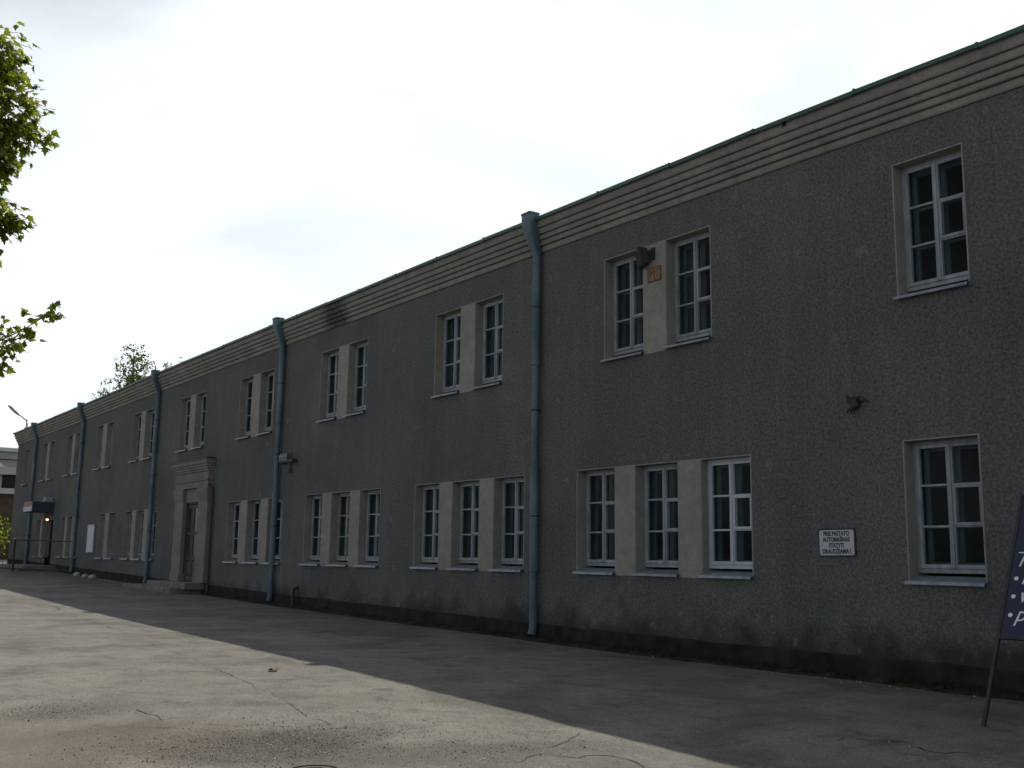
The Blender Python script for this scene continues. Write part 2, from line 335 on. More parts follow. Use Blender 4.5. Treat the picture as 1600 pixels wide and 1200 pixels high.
for pts, wd in CR:
    pts = [onyard(*p) for p in pts]
    P = []
    for (a, b) in zip(pts, pts[1:]):
        L = math.dist(a, b); n = max(2, int(L/.09))
        for i in range(n): P.append((a[0]+(b[0]-a[0])*i/n, a[1]+(b[1]-a[1])*i/n))
    P.append(pts[-1]); m = MB(); rows = []
    for i, (u, y) in enumerate(P):
        k = .12*noise.noise(Vector((u*2.5, y*2.5, 1)))+.05*noise.noise(Vector((u*9, y*9, 2)))
        a = P[max(0, i-1)]; b = P[min(len(P)-1, i+1)]; t = Vector((b[0]-a[0], b[1]-a[1])).normalized(); nn = Vector((-t.y, t.x))
        c = Vector((u, y))+nn*k; wv = wd*max(.35, 1.3*noise.noise(Vector((u*1.1, y*1.1, 5)))+.95)*(.25+1.3*abs(noise.noise(Vector((u*6, y*6, 7)))))*(min(i, len(P)-1-i) > 0 or .2)
        rows.append((c+nn*wv, c-nn*wv))
    vs = [];
    for (a, b) in rows: vs += [(a.x, a.y, gz(a.x, a.y)+.004), (b.x, b.y, gz(b.x, b.y)+.004)]
    m.add(vs, [(2*i, 2*i+1, 2*i+3, 2*i+2) for i in range(len(rows)-1)]); m.build('crack', MAT['crack'], ground)

# ------------------------------------------------------------------ the long building
bld = thing('long_building', 'long two-storey grey roughcast building with beige window surrounds and stepped cornice', 'building', (-30, 0, 0))
def bpart(m, name, mat, bevel=0, smooth=False, parent=None):
    o = m.build(name, mat, parent or bld, bevel, smooth)
    if parent is None: o.location = (30, 0, 0)
    return o
CZ = [(-8, -.10), (6.4, -.07), (10, 0), (16.4, .035), (29, .045), (40, .02), (50, -.05), (60, -.09), (67, -.09)]
def cz(u): return interp(u, CZ)+.007*noise.noise(Vector((u*.45, 2, 3)))
U0, U1 = -8.0, 65.75
ZU0, ZU1, ZL0, ZL1 = 5.22, 7.17, 1.33, 3.23
# openings: (u_left, u_right, z0, z1); groups of windows
UP = [[8.42, 1, 1.055, .58], [14.63, 2, 1.055, .58], [20.60, 2, 1.055, .58], [26.61, 2, 1.055, .58], [32.47, 2, 1.055, .58], [38.15, 2, 1.03, .56],
      [43.87, 2, 1.06, .58], [49.2, 2, 1.0, .58], [54.55, 2, 1.1, .5], [59.6, 2, 1.1, .5], [63.8, 1, 1.2, .5], [2.4, 2, 1.055, .58]]
LO = [[8.45, 1, 1.085, .53], [15.41, 3, 1.06, .533], [21.33, 3, 1.06, .533], [27.23, 3, 1.06, .533], [32.97, 3, 1.06, .533], [44.1, 3, 1.0, .50],
      [47.85, 2, .98, .55], [54.55, 3, .92, .42], [59.53, 2, .95, .42], [3.2, 3, 1.06, .533]]
openings = []; groups = []
for rows, z0, z1, fl in ((UP, ZU0, ZU1, 'upper'), (LO, ZL0, ZL1, 'lower')):
    for (ul, n, wd, pr) in rows:
        ws = [(ul-i*(wd+pr), ul-i*(wd+pr)-wd) for i in range(n)]; groups.append((ws, z0, z1, fl, pr)); openings += [(a, b, z0, z1) for a, b in ws]
DOOR = (36.80, 35.62, .45, 3.30); DOOR2 = (57.15, 55.95, .75, 3.15)
openings += [DOOR, DOOR2]
def holed(y, ups):
    m = MB(); ub = sorted({U0, U1, *[round(o[0], 4) for o in openings], *[round(o[1], 4) for o in openings], *[U0+i*4.1 for i in range(1, 18)]}); ztop = 7.80
    zb = sorted({-.6, ztop, *[o[2] for o in openings], *[o[3] for o in openings]})
    idx = {}
    def vid(u, z):
        if (u, z) not in idx: idx[(u, z)] = len(vs); vs.append((u, y, z))
        return idx[(u, z)]
    vs = []; fs = []
    for a, b in zip(ub, ub[1:]):
        for c, d in zip(zb, zb[1:]):
            mu, mz = (a+b)/2, (c+d)/2
            if any(o[1] < mu < o[0] and o[2] < mz < o[3] for o in openings): continue
            fs.append((vid(a, c), vid(b, c), vid(b, d), vid(a, d)))
    m.add(vs, fs); return m
fw = holed(0, 1)
fw.quad((U1, 0, -.6), (U1, 13, -.6), (U1, 13, 7.80), (U1, 0, 7.80)); fw.quad((U0, 0, -.6), (U0, 13, -.6), (U0, 13, 7.80), (U0, 0, 7.80)); fw.quad((U0, 13, -.6), (U1, 13, -.6), (U1, 13, 8.3), (U0, 13, 8.3))
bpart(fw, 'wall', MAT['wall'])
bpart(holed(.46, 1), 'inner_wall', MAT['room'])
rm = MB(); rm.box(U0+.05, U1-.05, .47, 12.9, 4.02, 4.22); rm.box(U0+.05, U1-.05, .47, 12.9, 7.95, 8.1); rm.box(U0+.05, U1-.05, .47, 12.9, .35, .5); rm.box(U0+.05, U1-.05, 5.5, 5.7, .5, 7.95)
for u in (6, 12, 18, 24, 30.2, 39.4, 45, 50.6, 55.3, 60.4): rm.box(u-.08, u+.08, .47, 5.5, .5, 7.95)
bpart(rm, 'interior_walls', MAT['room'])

# plinth, following the slope of the yard
def upts(a, b, st): n = max(1, round((b-a)/st)); return [a+(b-a)*i/n for i in range(n+1)]
pl = MB()
for (a, b) in ((U0-.03, DOOR[1]-1.25), (DOOR[0]+1.25, DOOR2[1]-.1), (DOOR2[0]+.1, U1+.04)):
    pl.prism([(.05, -.5), (-.035, -.5), (-.035, .29), (-.010, .315), (.05, .315)], [(u, gh(u)+.02*noise.noise(Vector((u*.8, 4, 1)))+.012*noise.noise(Vector((u*2.6, 4, 1)))) for u in upts(a, b, .25)])
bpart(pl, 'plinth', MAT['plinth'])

# cornice: four stepped bands and a fascia
BANDS = [(7.725, 7.852, .045), (7.852, 7.960, .095), (7.960, 8.062, .140), (8.062, 8.190, .185), (8.190, 8.385, .225)]
uu = upts(U0, U1, 1.0)
for (z0, z1, off) in BANDS:
    m = MB(); b = min(.022, (z1-z0)*.2)
    m.prism([(.1, z0), (-off+b*.6, z0), (-off, z0+b), (-off, z1-b), (-off+b, z1), (.1, z1)], [(u, cz(u)) for u in [U0-off]+uu[1:-1]+[U1+off]])
    bpart(m, 'cornice_band', MAT['cornice'])
    # return along the far gable
    m2 = MB(); m2.box(U1-.02, U1+off-.002, .1, 13.0, z0+cz(U1)+.001, z1+cz(U1)-.001); bpart(m2, 'cornice_band', MAT['cornice'])
# metal drip edge along the eaves, lapped sheet by sheet
k = U0-.3
while k < U1+.25:
    e = min(k+1.9, U1+.30); m = MB(); j = random.uniform(-.008, .008); j2 = random.uniform(-.008, .008)
    m.prism([(.6, 8.50), (-.275, 8.392), (-.285, 8.335), (-.292, 8.335), (-.290, 8.402), (.6, 8.512)], [(k, cz(k)+j), (e+.02, cz(e)+j2)])
    m.box(e-.010, e+.026, -.298, -.2, 8.335+cz(e)+j2, 8.416+cz(e)+j2)
    bpart(m, 'drip_edge', MAT['green']); k = e
    if e >= U1+.29: break
rf = MB(); rf.quad((U0-.3, .55, 8.48), (U1+.3, .55, 8.38), (U1+.3, 6.7, 9.35), (U0-.3, 6.7, 9.45)); rf.quad((U0-.3, 13.3, 8.4), (U1+.3, 13.3, 8.4), (U1+.3, 6.7, 9.35), (U0-.3, 6.7, 9.45))
rf.add([(U1+.02, .0, 7.80), (U1+.02, 13, 7.80), (U1+.02, 13.2, 8.38), (U1+.02, 6.7, 9.33), (U1+.02, .0, 8.36)], [(0, 1, 2, 3, 4)])
bpart(rf, 'roof', MAT['roof'])

# window surrounds: smooth plaster reveals with a narrow edge band, and piers between the lights
for gi, (ws, z0, z1, fl, pr) in enumerate(groups):
    m = MB(); e = .028; D_ = .455; t = .006
    for (a, b) in ws:
        # lining (jambs, head, bed) standing 6 mm inside the opening
        m.box(a-t, a+.016, -.004, D_, z0-.012, z1+.012); m.box(b-.016, b+t, -.004, D_, z0-.012, z1+.012)
        m.box(b+t, a-t, -.003, D_, z1-t, z1+.012); m.box(b+t, a-t, .002, D_, z0-.04, z0+t)
    A, B = ws[0][0], ws[-1][1]
    o = bpart(m, 'window_surround', MAT['plaster'])
    for (a, b), (c, d) in zip(ws, ws[1:]):
        q = MB(); q.box(c+.014, b-.014, -.0065, .3, z0-.03, z1+.014); bpart(q, 'pier', MAT['plaster'])

# windows -------------------------------------------------------------
def win_meshes(wd, h, paint):
    FY0, FY1 = .205, .28; fr = .055; z0 = .128
    d = {}
    m = MB(True)                                      # fixed frame
    m.box(.006, fr, FY0, FY1, z0, h-.006); m.box(wd-fr, wd-.006, FY0, FY1, z0, h-.006); m.box(fr, wd-fr, FY0, FY1, h-fr, h-.006); m.box(fr, wd-fr, FY0+.004, FY1, z0, z0+.06)
    d['frame'] = m.mesh('window', paint, .004)
    cx = wd/2; s = .045; y0, y1 = FY0-.012, FY1-.02
    zb, zt = z0+.062, h-fr-.002
    H = zt-zb; bars = [zb+H*.335, zb+H*.668]
    d['panes'] = []
    def sash(x0, x1, vent):
        m = MB(True)
        m.box(x0, x0+s, y0, y1, zb, zt); m.box(x1-s, x1, y0, y1, zb, zt); m.box(x0+s, x1-s, y0+.002, y1, zt-s, zt); m.box(x0+s, x1-s, y0+.002, y1, zb, zb+s+.01)
        for z in bars: m.box(x0+s, x1-s, y0+.004, y1, z-.015, z+.015)
        return m.mesh('sash', paint, .003)
    d['sashL'] = sash(fr+.002, cx-.002, False); d['sashR'] = sash(cx+.002, wd-fr-.002, True)
    m = MB(True); m.box(cx-.02, cx+.022, y0-.014, y0-.001, zb+.004, zt-.004); d['astragal'] = m.mesh('meeting_strip', paint, .003)
    lim = [zb+s+.01, bars[0]-.015, bars[0]+.015, bars[1]-.015, bars[1]+.015, zt-s]
    xs = [(fr+.002+s, cx-.002-s), (cx+.002+s, wd-fr-.002-s)]
    for ix, (a, b) in enumerate(xs):
        for iz in range(3):
            c, e = lim[2*iz], lim[2*iz+1]
            if ix == 1 and iz == 1:                   # small hinged vent light
                m = MB(True); q = .034; yy0, yy1 = y0-.018, y1-.006
                m.box(a-.012, a+q, yy0, yy1, c-.01, e+.01); m.box(b-q, b+.012, yy0, yy1, c-.01, e+.01); m.box(a+q, b-q, yy0+.002, yy1, c-.01, c+q); m.box(a+q, b-q, yy0+.002, yy1, e-q, e+.01)
                d['vent'] = m.mesh('vent_light', paint, .003); a2, b2, c2, e2 = a+q, b-q, c+q, e-q
            else: a2, b2, c2, e2 = a, b, c, e
            w2, h2 = (b2-a2)/2+.006, (e2-c2)/2+.006
            m = MB(True); m.box(-w2, w2, -.002, .002, -h2, h2); d['panes'].append((m.mesh('pane', MAT['glass']), ((a2+b2)/2, (y0+y1)/2+.012, (c2+e2)/2)))
    m = MB(True); a, b = .055, wd-.055; y2, y3 = .37, .405    # second, inner frame
    m.box(a, a+.075, y2, y3, zb, zt); m.box(b-.075, b, y2, y3, zb, zt); m.box(cx-.055, cx+.055, y2, y3, zb, zt)
    for (p, q) in ((a+.075, cx-.055), (cx+.055, b-.075)):
        m.box(p, q, y2, y3, zt-.07, zt); m.box(p, q, y2, y3, zb, zb+.08)
        for z in bars: m.box(p, q, y2, y3, z-.018, z+.018)
    d['inner'] = m.mesh('inner_window', MAT['inner'])
    m = MB(True); m.add([(0.004, .205, .085), (wd-.004, .205, .085), (wd-.004, -.085, .012), (.004, -.085, .012), (-.012, -.09, .010), (wd+.012, -.09, .010), (wd+.012, -.09, -.028), (-.012, -.09, -.028), (-.012, .002, .032), (wd+.012, .002, .032)],
                        [(0, 1, 2, 3), (4, 5, 6, 7), (3, 2, 5, 4)])
    # closed sheet: top slope plus lip, with the underside
    m = MB(True); m.loft([[(x, .205, .092), (x, -.085, .020), (x, -.095, -.022), (x, -.087, -.022), (x, -.078, .008), (x, .205, .080)] for x in (.007, wd-.007)])
    m.loft([[(x, -.007, .036), (x, -.088, .017), (x, -.098, -.024), (x, -.090, -.024), (x, -.080, .004), (x, -.007, .022)] for x in (-.022, .0075)])
    m.loft([[(x, -.007, .036), (x, -.088, .017), (x, -.098, -.024), (x, -.090, -.024), (x, -.080, .004), (x, -.007, .022)] for x in (wd-.0075, wd+.022)])
    d['sill'] = m.mesh('sill', MAT['sill'])
    return d
cache = {}
CURT = {('upper', 20.6, 0): [(0, .55)], ('upper', 20.6, 1): [(0, .5)], ('upper', 26.61, 0): [(0, 1)], ('upper', 26.61, 1): [(0, .42), (.6, 1)], ('upper', 32.47, 0): [(0, 1)], ('upper', 32.47, 1): [(0, .6)], ('upper', 38.15, 0): [(0, .5)],
        ('upper', 14.63, 1): [(0, .2), (.84, 1)], ('lower', 21.33, 0): [(.1, 1)], ('lower', 21.33, 1): [(.45, 1)], ('lower', 21.33, 2): [(.55, 1)], ('lower', 15.41, 0): [(.5, 1)], ('lower', 15.41, 1): [(.62, 1)], ('lower', 15.41, 2): [(.7, .95)], ('lower', 27.23, 1): [(0, .6)], ('lower', 32.97, 0): [(0, 1)]}
for (ws, z0, z1, fl, pr) in groups:
    for i, (a, b) in enumerate(ws):
        new = fl == 'lower' and abs(ws[0][0]-15.41) < .01 and i == 2
        key = (round(a-b, 4), fl, new)
        if key not in cache: cache[key] = win_meshes(a-b, z1-z0, MAT['paintnew'] if new else MAT['paint'])
        d = cache[key]
        wn = link('window', d['frame'], bld, (30-a, -.06 if new else random.uniform(-.004, .004), z0))
        if new: tag(wn, 'whiter window of the nearest row of three')
        link('sash', d['sashL'], wn); link('sash', d['sashR'], wn); link('meeting_strip', d['astragal'], wn); link('vent_light', d['vent'], wn, None, None)
        for (pm, loc) in d['panes']: link('pane', pm, wn, loc, (R(random.uniform(-.7, .7)), 0, R(random.uniform(-.7, .7))))
        if a < 34: link('inner_window', d['inner'], wn)
        sl = link('sill', d['sill'], wn)
        cs = CURT.get((fl, round(ws[0][0], 2), i))
        if cs:
            for (x0, x1) in cs:
                cm_ = MB(True); W_ = a-b; n_ = 26; zc0, zc1 = .12, z1-z0-.05; top = []; 
                for j in range(n_+1):
                    x = .06+(W_-.12)*(x0+(x1-x0)*j/n_); yy = .50+.022*math.sin(j*1.9+x*3)+.012*math.sin(j*.7); top.append((x, yy))
                cm_.add([(x, yy, zc0) for x, yy in top]+[(x+.01*math.sin(k_), yy*1.0, zc1) for k_, (x, yy) in enumerate(top)], [(k_, k_+1, n_+2+k_, n_+1+k_) for k_ in range(n_)])
                cm_.build('curtain', MAT['curtain'], wn, smooth=True)
        if new: sl.location.y = .06

# ---------------------------------------------------- drainpipes
def ring(u, y, z, ru, ry, n=4, rot=0): return [(u+ru*math.cos(2*math.pi*(j+.5)/n+rot)*(1.4142 if n == 4 else 1), y+ry*math.sin(2*math.pi*(j+.5)/n+rot)*(1.4142 if n == 4 else 1), z) for j in range(n)]
def sring(u, y, z, a, b, p, n=16):                   # super-ellipse ring, square to round
    out = []
    for j in range(n):
        t = 2*math.pi*(j+.5)/n; c, s = math.cos(t), math.sin(t)
        out.append((u+a*math.copysign(abs(c)**(2/p), c), y+b*math.copysign(abs(s)**(2/p), s), z))
    return out
for n_, up in enumerate((16.59, 29.04, 40.48, 51.27, 60.77)):
    g0 = gh(up); dz = cz(up)
    dp = MB().tube([(up, -.115, 7.56+dz), (up, -.115, 5.42)], .088, 14).build('drainpipe', MAT['zinc'], bld, smooth=True); dp.location = (30, 0, 0)
    for za, zb, r in ((5.50, 3.33, .074), (3.40, 1.33, .088), (1.41, g0+.62, .072)):
        MB().tube([(up+random.uniform(-.006, .006), -.115, za), (up, -.115, zb)], r, 14).build('pipe_length', MAT['zinc'], dp, smooth=True)
    hp = MB(); hp.loft([sring(up, -.30, 8.50+dz, .155, .125, 9), sring(up, -.30, 8.30+dz, .155, .125, 9), sring(up, -.28, 8.18+dz, .145, .12, 9), sring(up, -.16, 7.80+dz, .092, .092, 5), sring(up, -.117, 7.66+dz, .088, .088, 2), sring(up, -.115, 7.50+dz, .088, .088, 2)])
    hp.loft([sring(up, -.30, 8.505+dz, .168, .138, 9), sring(up, -.30, 8.47+dz, .168, .138, 9)])
    hp.build('hopper', MAT['zinc'], dp, smooth=True)
    for z in (7.51+dz, 5.44, 3.35, 1.35):
        MB().tube([(up, -.115, z+.02), (up, -.115, z-.02)], .095, 14).build('collar', MAT['zinc'], dp, smooth=True)
    for z in (6.6, 4.5, 2.4):
        MB().box(up-.014, up+.014, -.115, .02, z-.012, z+.012).tube([(up, -.115, z+.014), (up, -.115, z-.014)], .091, 14).build('bracket', MAT['iron'], dp)
    MB().tube([(up, -.115, g0+.70), (up, -.115, g0+.40)], .083, 14).tube([(up, -.115, g0+.42), (up, -.116, g0+.30), (up, -.125, g0+.20), (up, -.155, g0+.10)], [.076, .076, .077, .08], 14).build('shoe', MAT['zinc'], dp, smooth=True)

# ---------------------------------------------------- columned door portal
pz = gh(36.3); PT = pz+.30
for (a, b) in ((37.66, 36.80), (35.30, 34.44)):
    m = MB(); m.box(b, a, -.15, .05, PT+.02, 3.50)
    p = bpart(m, 'pilaster', MAT['portal'], .012)
    q = MB()
    for (z, h, o) in ((3.36, .08, .015), (3.43, .08, .03), (3.50, .10, .045), (3.59, .21, .06)): q.box(b-o, a+o, -.15-o, .05, z, z+h)
    q.build('capital', MAT['portal'], p, .01); MB().box(b-.03, a+.03, -.18, .05, PT+.021, PT+.30).build('pilaster_base', MAT['portal'], p, .01)
m = MB(); m.box(35.30, 36.80, -.06, .05, 3.34, 3.82); bpart(m, 'door_head', MAT['portal'])
EN = [(3.80, 4.02, .17, .0), (4.02, 4.09, .20, .03), (4.09, 4.33, .175, .01), (4.33, 4.41, .21, .04), (4.41, 4.50, .245, .07), (4.50, 4.58, .28, .10), (4.58, 4.70, .315, .13), (4.70, 4.75, .335, .15)]
ent = MB()
for z0, z1, o, s in EN: ent.box(34.44-s, 37.66+s, -o, .05, z0+.001, z1-.001)
e_ = bpart(ent, 'entablature', MAT['portal'], .008)
MB().box(34.25, 37.85, -.36, .06, 4.752, 4.775).build('lead_cover', MAT['iron'], e_)
dr = MB(); dr.box(35.60, 36.82, .08, .12, .4, 3.32); dv = bpart(dr, 'door', MAT['wood'])
for (a, b) in ((36.78, 36.22), (36.20, 35.64)):
    lf = MB(); lf.box(b, b+.1, .03, .08, PT+.03, 3.26).box(a-.1, a, .03, .08, PT+.03, 3.26)
    for z0, z1 in ((PT+.03, PT+.22), (1.36, 1.5), (2.22, 2.32), (3.14, 3.26)): lf.box(b+.1, a-.1, .032, .08, z0, z1)
    lf.build('door_leaf', MAT['wood'], dv, .006)
    MB().box(b+.1, a-.1, .052, .06, 2.32, 3.14).build('pane', MAT['dark'], dv); MB().box(b+.1, a-.1, .052, .06, 1.5, 2.22).build('pane', MAT['dark'], dv)
    MB().box(b+.12, a-.12, .042, .065, PT+.25, 1.33).build('door_panel', MAT['wood'], dv, .012)
MB().tube([(36.3, .025, 1.45), (36.3, -.02, 1.45), (36.3, -.02, 1.72), (36.3, .025, 1.72)], .012, 6).build('door_handle', MAT['rust'], dv)
jm = MB(); jm.box(36.785, 36.86, -.01, .45, .4, 3.36); jm.box(35.57, 35.635, -.01, .45, .4, 3.36); jm.box(35.635, 36.785, -.01, .45, 3.285, 3.36); bpart(jm, 'door_reveal', MAT['wood'])
st = MB(); st.box(34.9, 40.2, -1.05, .0, pz-.3, pz+.16); bpart(st, 'step', MAT['stone'], .02)
st = MB(); st.box(34.6, 38.5, -.70, .0, pz+.1, PT+.02); bpart(st, 'step', MAT['stone'], .02)
# thin iron pipe beside the portal
m = MB(); m.tube([(34.28, -.20, 3.9), (34.20, -.10, 3.75), (34.18, -.07, 3.5), (34.18, -.07, pz+.05)], .035, 8)
tp = bpart(m, 'thin_pipe', MAT['iron'], smooth=True)

# ---------------------------------------------------- far entrance with a canopy
m = MB(); m.box(56.0, 57.9, -1.02, .02, 3.52, 4.02); ca = bpart(m, 'canopy', MAT['canopy'], .01)
MB().box(56.05, 57.85, -1.05, -1.022, 3.55, 4.0).build('sign_board', MAT['white'], ca)
MB().box(56.05, 57.85, -1.056, -1.0505, 3.78, 3.99).build('sign_stripe', MAT['orange'], ca)
MB().box(56.2, 56.6, -.45, .0, 4.03, 4.09).box(56.2, 56.6, -.40, -.05, 4.09, 4.25).build('lamp_box', MAT['paint'], ca)
m = MB(); m.box(55.95, 57.15, .22, .27, .7, 3.16); d2 = bpart(m, 'door', MAT['dark']); m = MB(); m.box(55.95, 56.05, .16, .22, .75, 3.15).box(57.05, 57.15, .16, .22, .75, 3.15).box(56.5, 56.6, .16, .22, .75, 3.15); m.build('door_frame', MAT['iron'], d2)
m = MB(); m.box(54.6, 61.5, -1.5, 0, .3, .92); bpart(m, 'step', MAT['stone'], .02); m = MB(); m.box(54.0, 62.0, -1.9, 0, .2, .78); bpart(m, 'step', MAT['stone'], .02)
bl = thing('entrance_lamp', 'small lit bulb lamp glowing under the canopy of the far entrance', 'lamp', (-56.55, -.16, 3.17))
MB(True).tube([(0, .12, .05), (0, .0, .06), (0, 0, .03)], .02, 6).build('lamp_arm', MAT['iron'], bl)
gb = MB(True); gb.loft([sring(0, 0, .04-.02*i, .075*math.sin(.35+i*.5), .075*math.sin(.35+i*.5), 2, 10) for i in range(6)]).build('bulb', mat_emit('lit_bulb', (1, .66, .36), 2.5), bl, smooth=True)

# ------------------------------------------------------------------ soil strip at the foot of the wall
sm_ = MB(); vs = []; fs = []; SU = upts(-8, 34, .25)
for u in SU:
    wdt = .27+.16*noise.noise(Vector((u*.6, 3, 0)))+.05*noise.noise(Vector((u*2.5, 8, 0)))
    for j, (yy, zz) in enumerate(((.0, .075), (-.05, .075), (-.05-wdt*.5, .045), (-.05-wdt, .012), (-.09-wdt, -.01))):
        vs.append((u, yy, gz(u, yy)+zz+(.02*noise.noise(Vector((u*5, yy*9, 0))) if 0 < j < 4 else 0)))
fs = [(i*5+j, (i+1)*5+j, (i+1)*5+j+1, i*5+j+1) for i in range(len(SU)-1) for j in range(4)]
sm_.add(vs, fs); tag(sm_.build('soil_strip', MAT['soil'], smooth=True), 'dark strip of damp soil along the foot of the wall', kind='structure')
wm = MB()
for i in range(2600):
    u = random.uniform(4, 34); y = -.06-abs(random.gauss(0, .13)); z = gz(u, y)+.03
    if noise.noise(Vector((u*.7, 0, 3))) < -.05: continue
    for b in range(random.randint(3, 6)):
        a = random.uniform(0, 6.28); h = random.uniform(.03, .11); l = random.uniform(.01, .05); wv = .005
        wm.add([(u-wv, y, z), (u+wv, y, z), (u+math.cos(a)*l, y+math.sin(a)*l, z+h)], [(0, 1, 2)])
tag(wm.build('weeds', MAT['weed']), 'sparse dark weeds growing along the foot of the wall', 'weeds', kind='stuff')

# ------------------------------------------------------------------ signs and fittings on the wall
def text_mesh(s, size, mat, ext=.001, shear=0, align='CENTER', bold=0):
    cu = bpy.data.curves.new('t', 'FONT'); cu.body = s; cu.size = size; cu.align_x = align; cu.align_y = 'CENTER'; cu.extrude = ext; cu.shear = shear; cu.offset = bold; cu.resolution_u = 3
    o = bpy.data.objects.new('t', cu); COL.objects.link(o); bpy.context.view_layer.update()
    me = bpy.data.meshes.new_from_object(o.evaluated_get(bpy.context.evaluated_depsgraph_get())); bpy.data.objects.remove(o); bpy.data.curves.remove(cu)
    me.materials.clear(); me.materials.append(mat)
    for v in me.vertices: v.co = (v.co.x, -v.co.z, v.co.y)
    return me
def rrect(w_, h_, r, n=5):
    out = []
    for cx, cy, a0 in ((w_/2-r, h_/2-r, 0), (-w_/2+r, h_/2-r, 90), (-w_/2+r, -h_/2+r, 180), (w_/2-r, -h_/2+r, 270)):
        for i in range(n+1): t = R(a0+90*i/n); out.append((cx+r*math.cos(t), cy+r*math.sin(t)))
    return out
def plate(w_, h_, r, y0, y1, name, mat, parent):
    pr = rrect(w_, h_, r); m = MB(True); m.loft([[(x, y, z) for x, z in pr] for y in (y0, y1)]); return m.build(name, mat, parent)
ps = thing('parking_sign', 'small white enamel sign with black rim and four lines of lettering on the wall', 'sign', (-9.585, -.012, 1.862), (0, R(-.5), 0))
plate(.635, .405, .04, -.006, .02, 'rim', MAT['signblack'], ps); plate(.588, .358, .03, -.012, -.0065, 'sign_face', MAT['signwhite'], ps)
for i, s in enumerate(('PRIE PASTATO', 'AUTOMAŠINAS', 'STATYTI', 'DRAUDŽIAMA !')):
    me = text_mesh(s, .088, MAT['signblack'], bold=.0035); xs = [v.co.x for v in me.vertices]; wv = max(xs)-min(xs); tw = (.44, .47, .25, .485)[i]
    o = link('lettering', me, ps, (0, -.0135, .125-i*.084)); o.scale = (tw/wv, 1, 1.0)

fl = thing('floodlight', 'black floodlight on a bracket between the two nearest paired upper windows', 'lamp', (-13.30, -.02, 7.0))
MB(True).box(-.05, .05, -.01, .02, -.12, .10).build('wall_plate', MAT['iron'], fl); MB(True).tube([(0, 0, 0), (0, -.08, .02), (-.02, -.1, .0)], .022, 8).build('arm', MAT['iron'], fl)
h = MB(True); h.loft([[(-.14, -.2, -.13), (.13, -.2, -.13), (.13, -.2, .15), (-.14, -.2, .15)], [(-.17, -.34, -.16), (.16, -.34, -.16), (.16, -.34, .18), (-.17, -.34, .18)], [(-.17, -.38, -.16), (.16, -.38, -.16), (.16, -.38, .18), (-.17, -.38, .18)]])
ho = h.build('housing', MAT['iron'], fl, .012); ho.rotation_euler = (R(12), 0, R(-35)); ho.location = (-.03, .17, 0)
q = MB(True).box(-.15, .14, -.386, -.382, -.14, .16).build('lens', MAT['dark'], ho)
MB(True).tube([(-.19, -.30, -.13), (-.21, -.30, .0), (-.19, -.30, .16), (-.16, -.30, .17)], .016, 6).tube([(-.235, -.25, -.11), (-.25, -.25, .0), (-.235, -.25, .13)], .014, 6).build('yoke', MAT['ceramic'], ho)
hn = thing('house_plate', 'rusty orange enamel plate on the pier below the floodlight', 'sign', (-13.27, -.012, 6.61), (0, R(-1.5), 0))
plate(.34, .27, .012, -.008, .01, 'rim', MAT['rust'], hn)
def mat_rustplate():
    m, t, o = newmat('rusted_enamel'); g = G(t); v = coords(g)
    c = g.ramp(g.noise(v, 9, 6, .7), (.36, (.07, .03, .015)), (.5, (.15, .07, .03)), (.62, (.27, .20, .125)))
    p = g.n('ShaderNodeBsdfPrincipled'); g.l(c, p.inputs['Base Color']); p.inputs['Roughness'].default_value = .7; g.l(p.outputs[0], o.inputs[0]); return m
plate(.31, .24, .01, -.012, -.0085, 'plate_face', mat_rustplate(), hn)
MB(True).box(-.012, .012, -.015, -.0125, -.06, .05).box(-.05, .0, -.0155, -.0125, .035, .05).build('faded_mark', MAT['rust'], hn)

ib = thing('insulator_bracket', 'iron wall bracket with a row of white ceramic insulators beside the second drainpipe', 'insulator', (-28.30, -.02, 4.25))
MB(True).box(-.45, .45, -.16, -.12, -.04, .02).box(-.42, -.38, -.13, .03, -.06, .04).box(.36, .40, -.13, .03, -.06, .04).build('rail', MAT['iron'], ib); MB(True).box(-.02, .12, -.1, .02, -.34, -.22).box(.03, .06, -.06, .0, -.22, -.04).build('junction_box', MAT['rust'], ib)
GCER = simple('soiled_ceramic', (.16, .165, .17), (.36, .37, .37), 14, .4, 0)
im = MB(True).loft([sring(0, 0, z, r, r, 2, 10) for z, r in ((0, .035), (.05, .055), (.07, .035), (.09, .06), (.13, .06), (.16, .03), (.19, .035), (.21, .015))]).mesh('insulator', GCER, smooth=True)
for x in (-.38, -.2, -.02): link('insulator', im, ib, (x, -.14, .02))
MB(True).tube([(.16, -.14, .02), (.16, -.14, .22)], .02, 6).tube([(.3, -.14, .02), (.33, -.16, .14), (.42, -.14, .2)], .015, 6).build('bare_pin', MAT['iron'], ib)

cb = thing('cut_cables', 'tangle of cut black cables sticking out of the wall above the parking sign', 'cables', (-9.17, -.01, 3.83))
random.seed(21)
bm = bmesh.new(); bmesh.ops.create_icosphere(bm, subdivisions=2, radius=.085)
for v in bm.verts: v.co *= 1+.5*noise.noise(v.co*14); v.co.y *= .6
me = bpy.data.meshes.new('taped_knot'); bm.to_mesh(me); bm.free(); me.materials.append(MAT['signblack']); link('taped_knot', me, cb, (0, -.04, 0))
for i in range(13):
    a = random.choice((-2.4, -1.9, 2.6, 2.2, .3, -1.2))+random.uniform(-.3, .3); p = Vector((random.uniform(-.04, .04), -.05, random.uniform(-.04, .04))); pts = [p]
    for j in range(3): p = p+Vector((math.cos(a)*.045, random.uniform(-.02, .012), math.sin(a)*.045)); a += random.uniform(-.5, .5); pts.append(p)
    MB(True).tube(pts, [.024, .02, .015, .008], 6).build('cable', MAT['signblack'], cb)
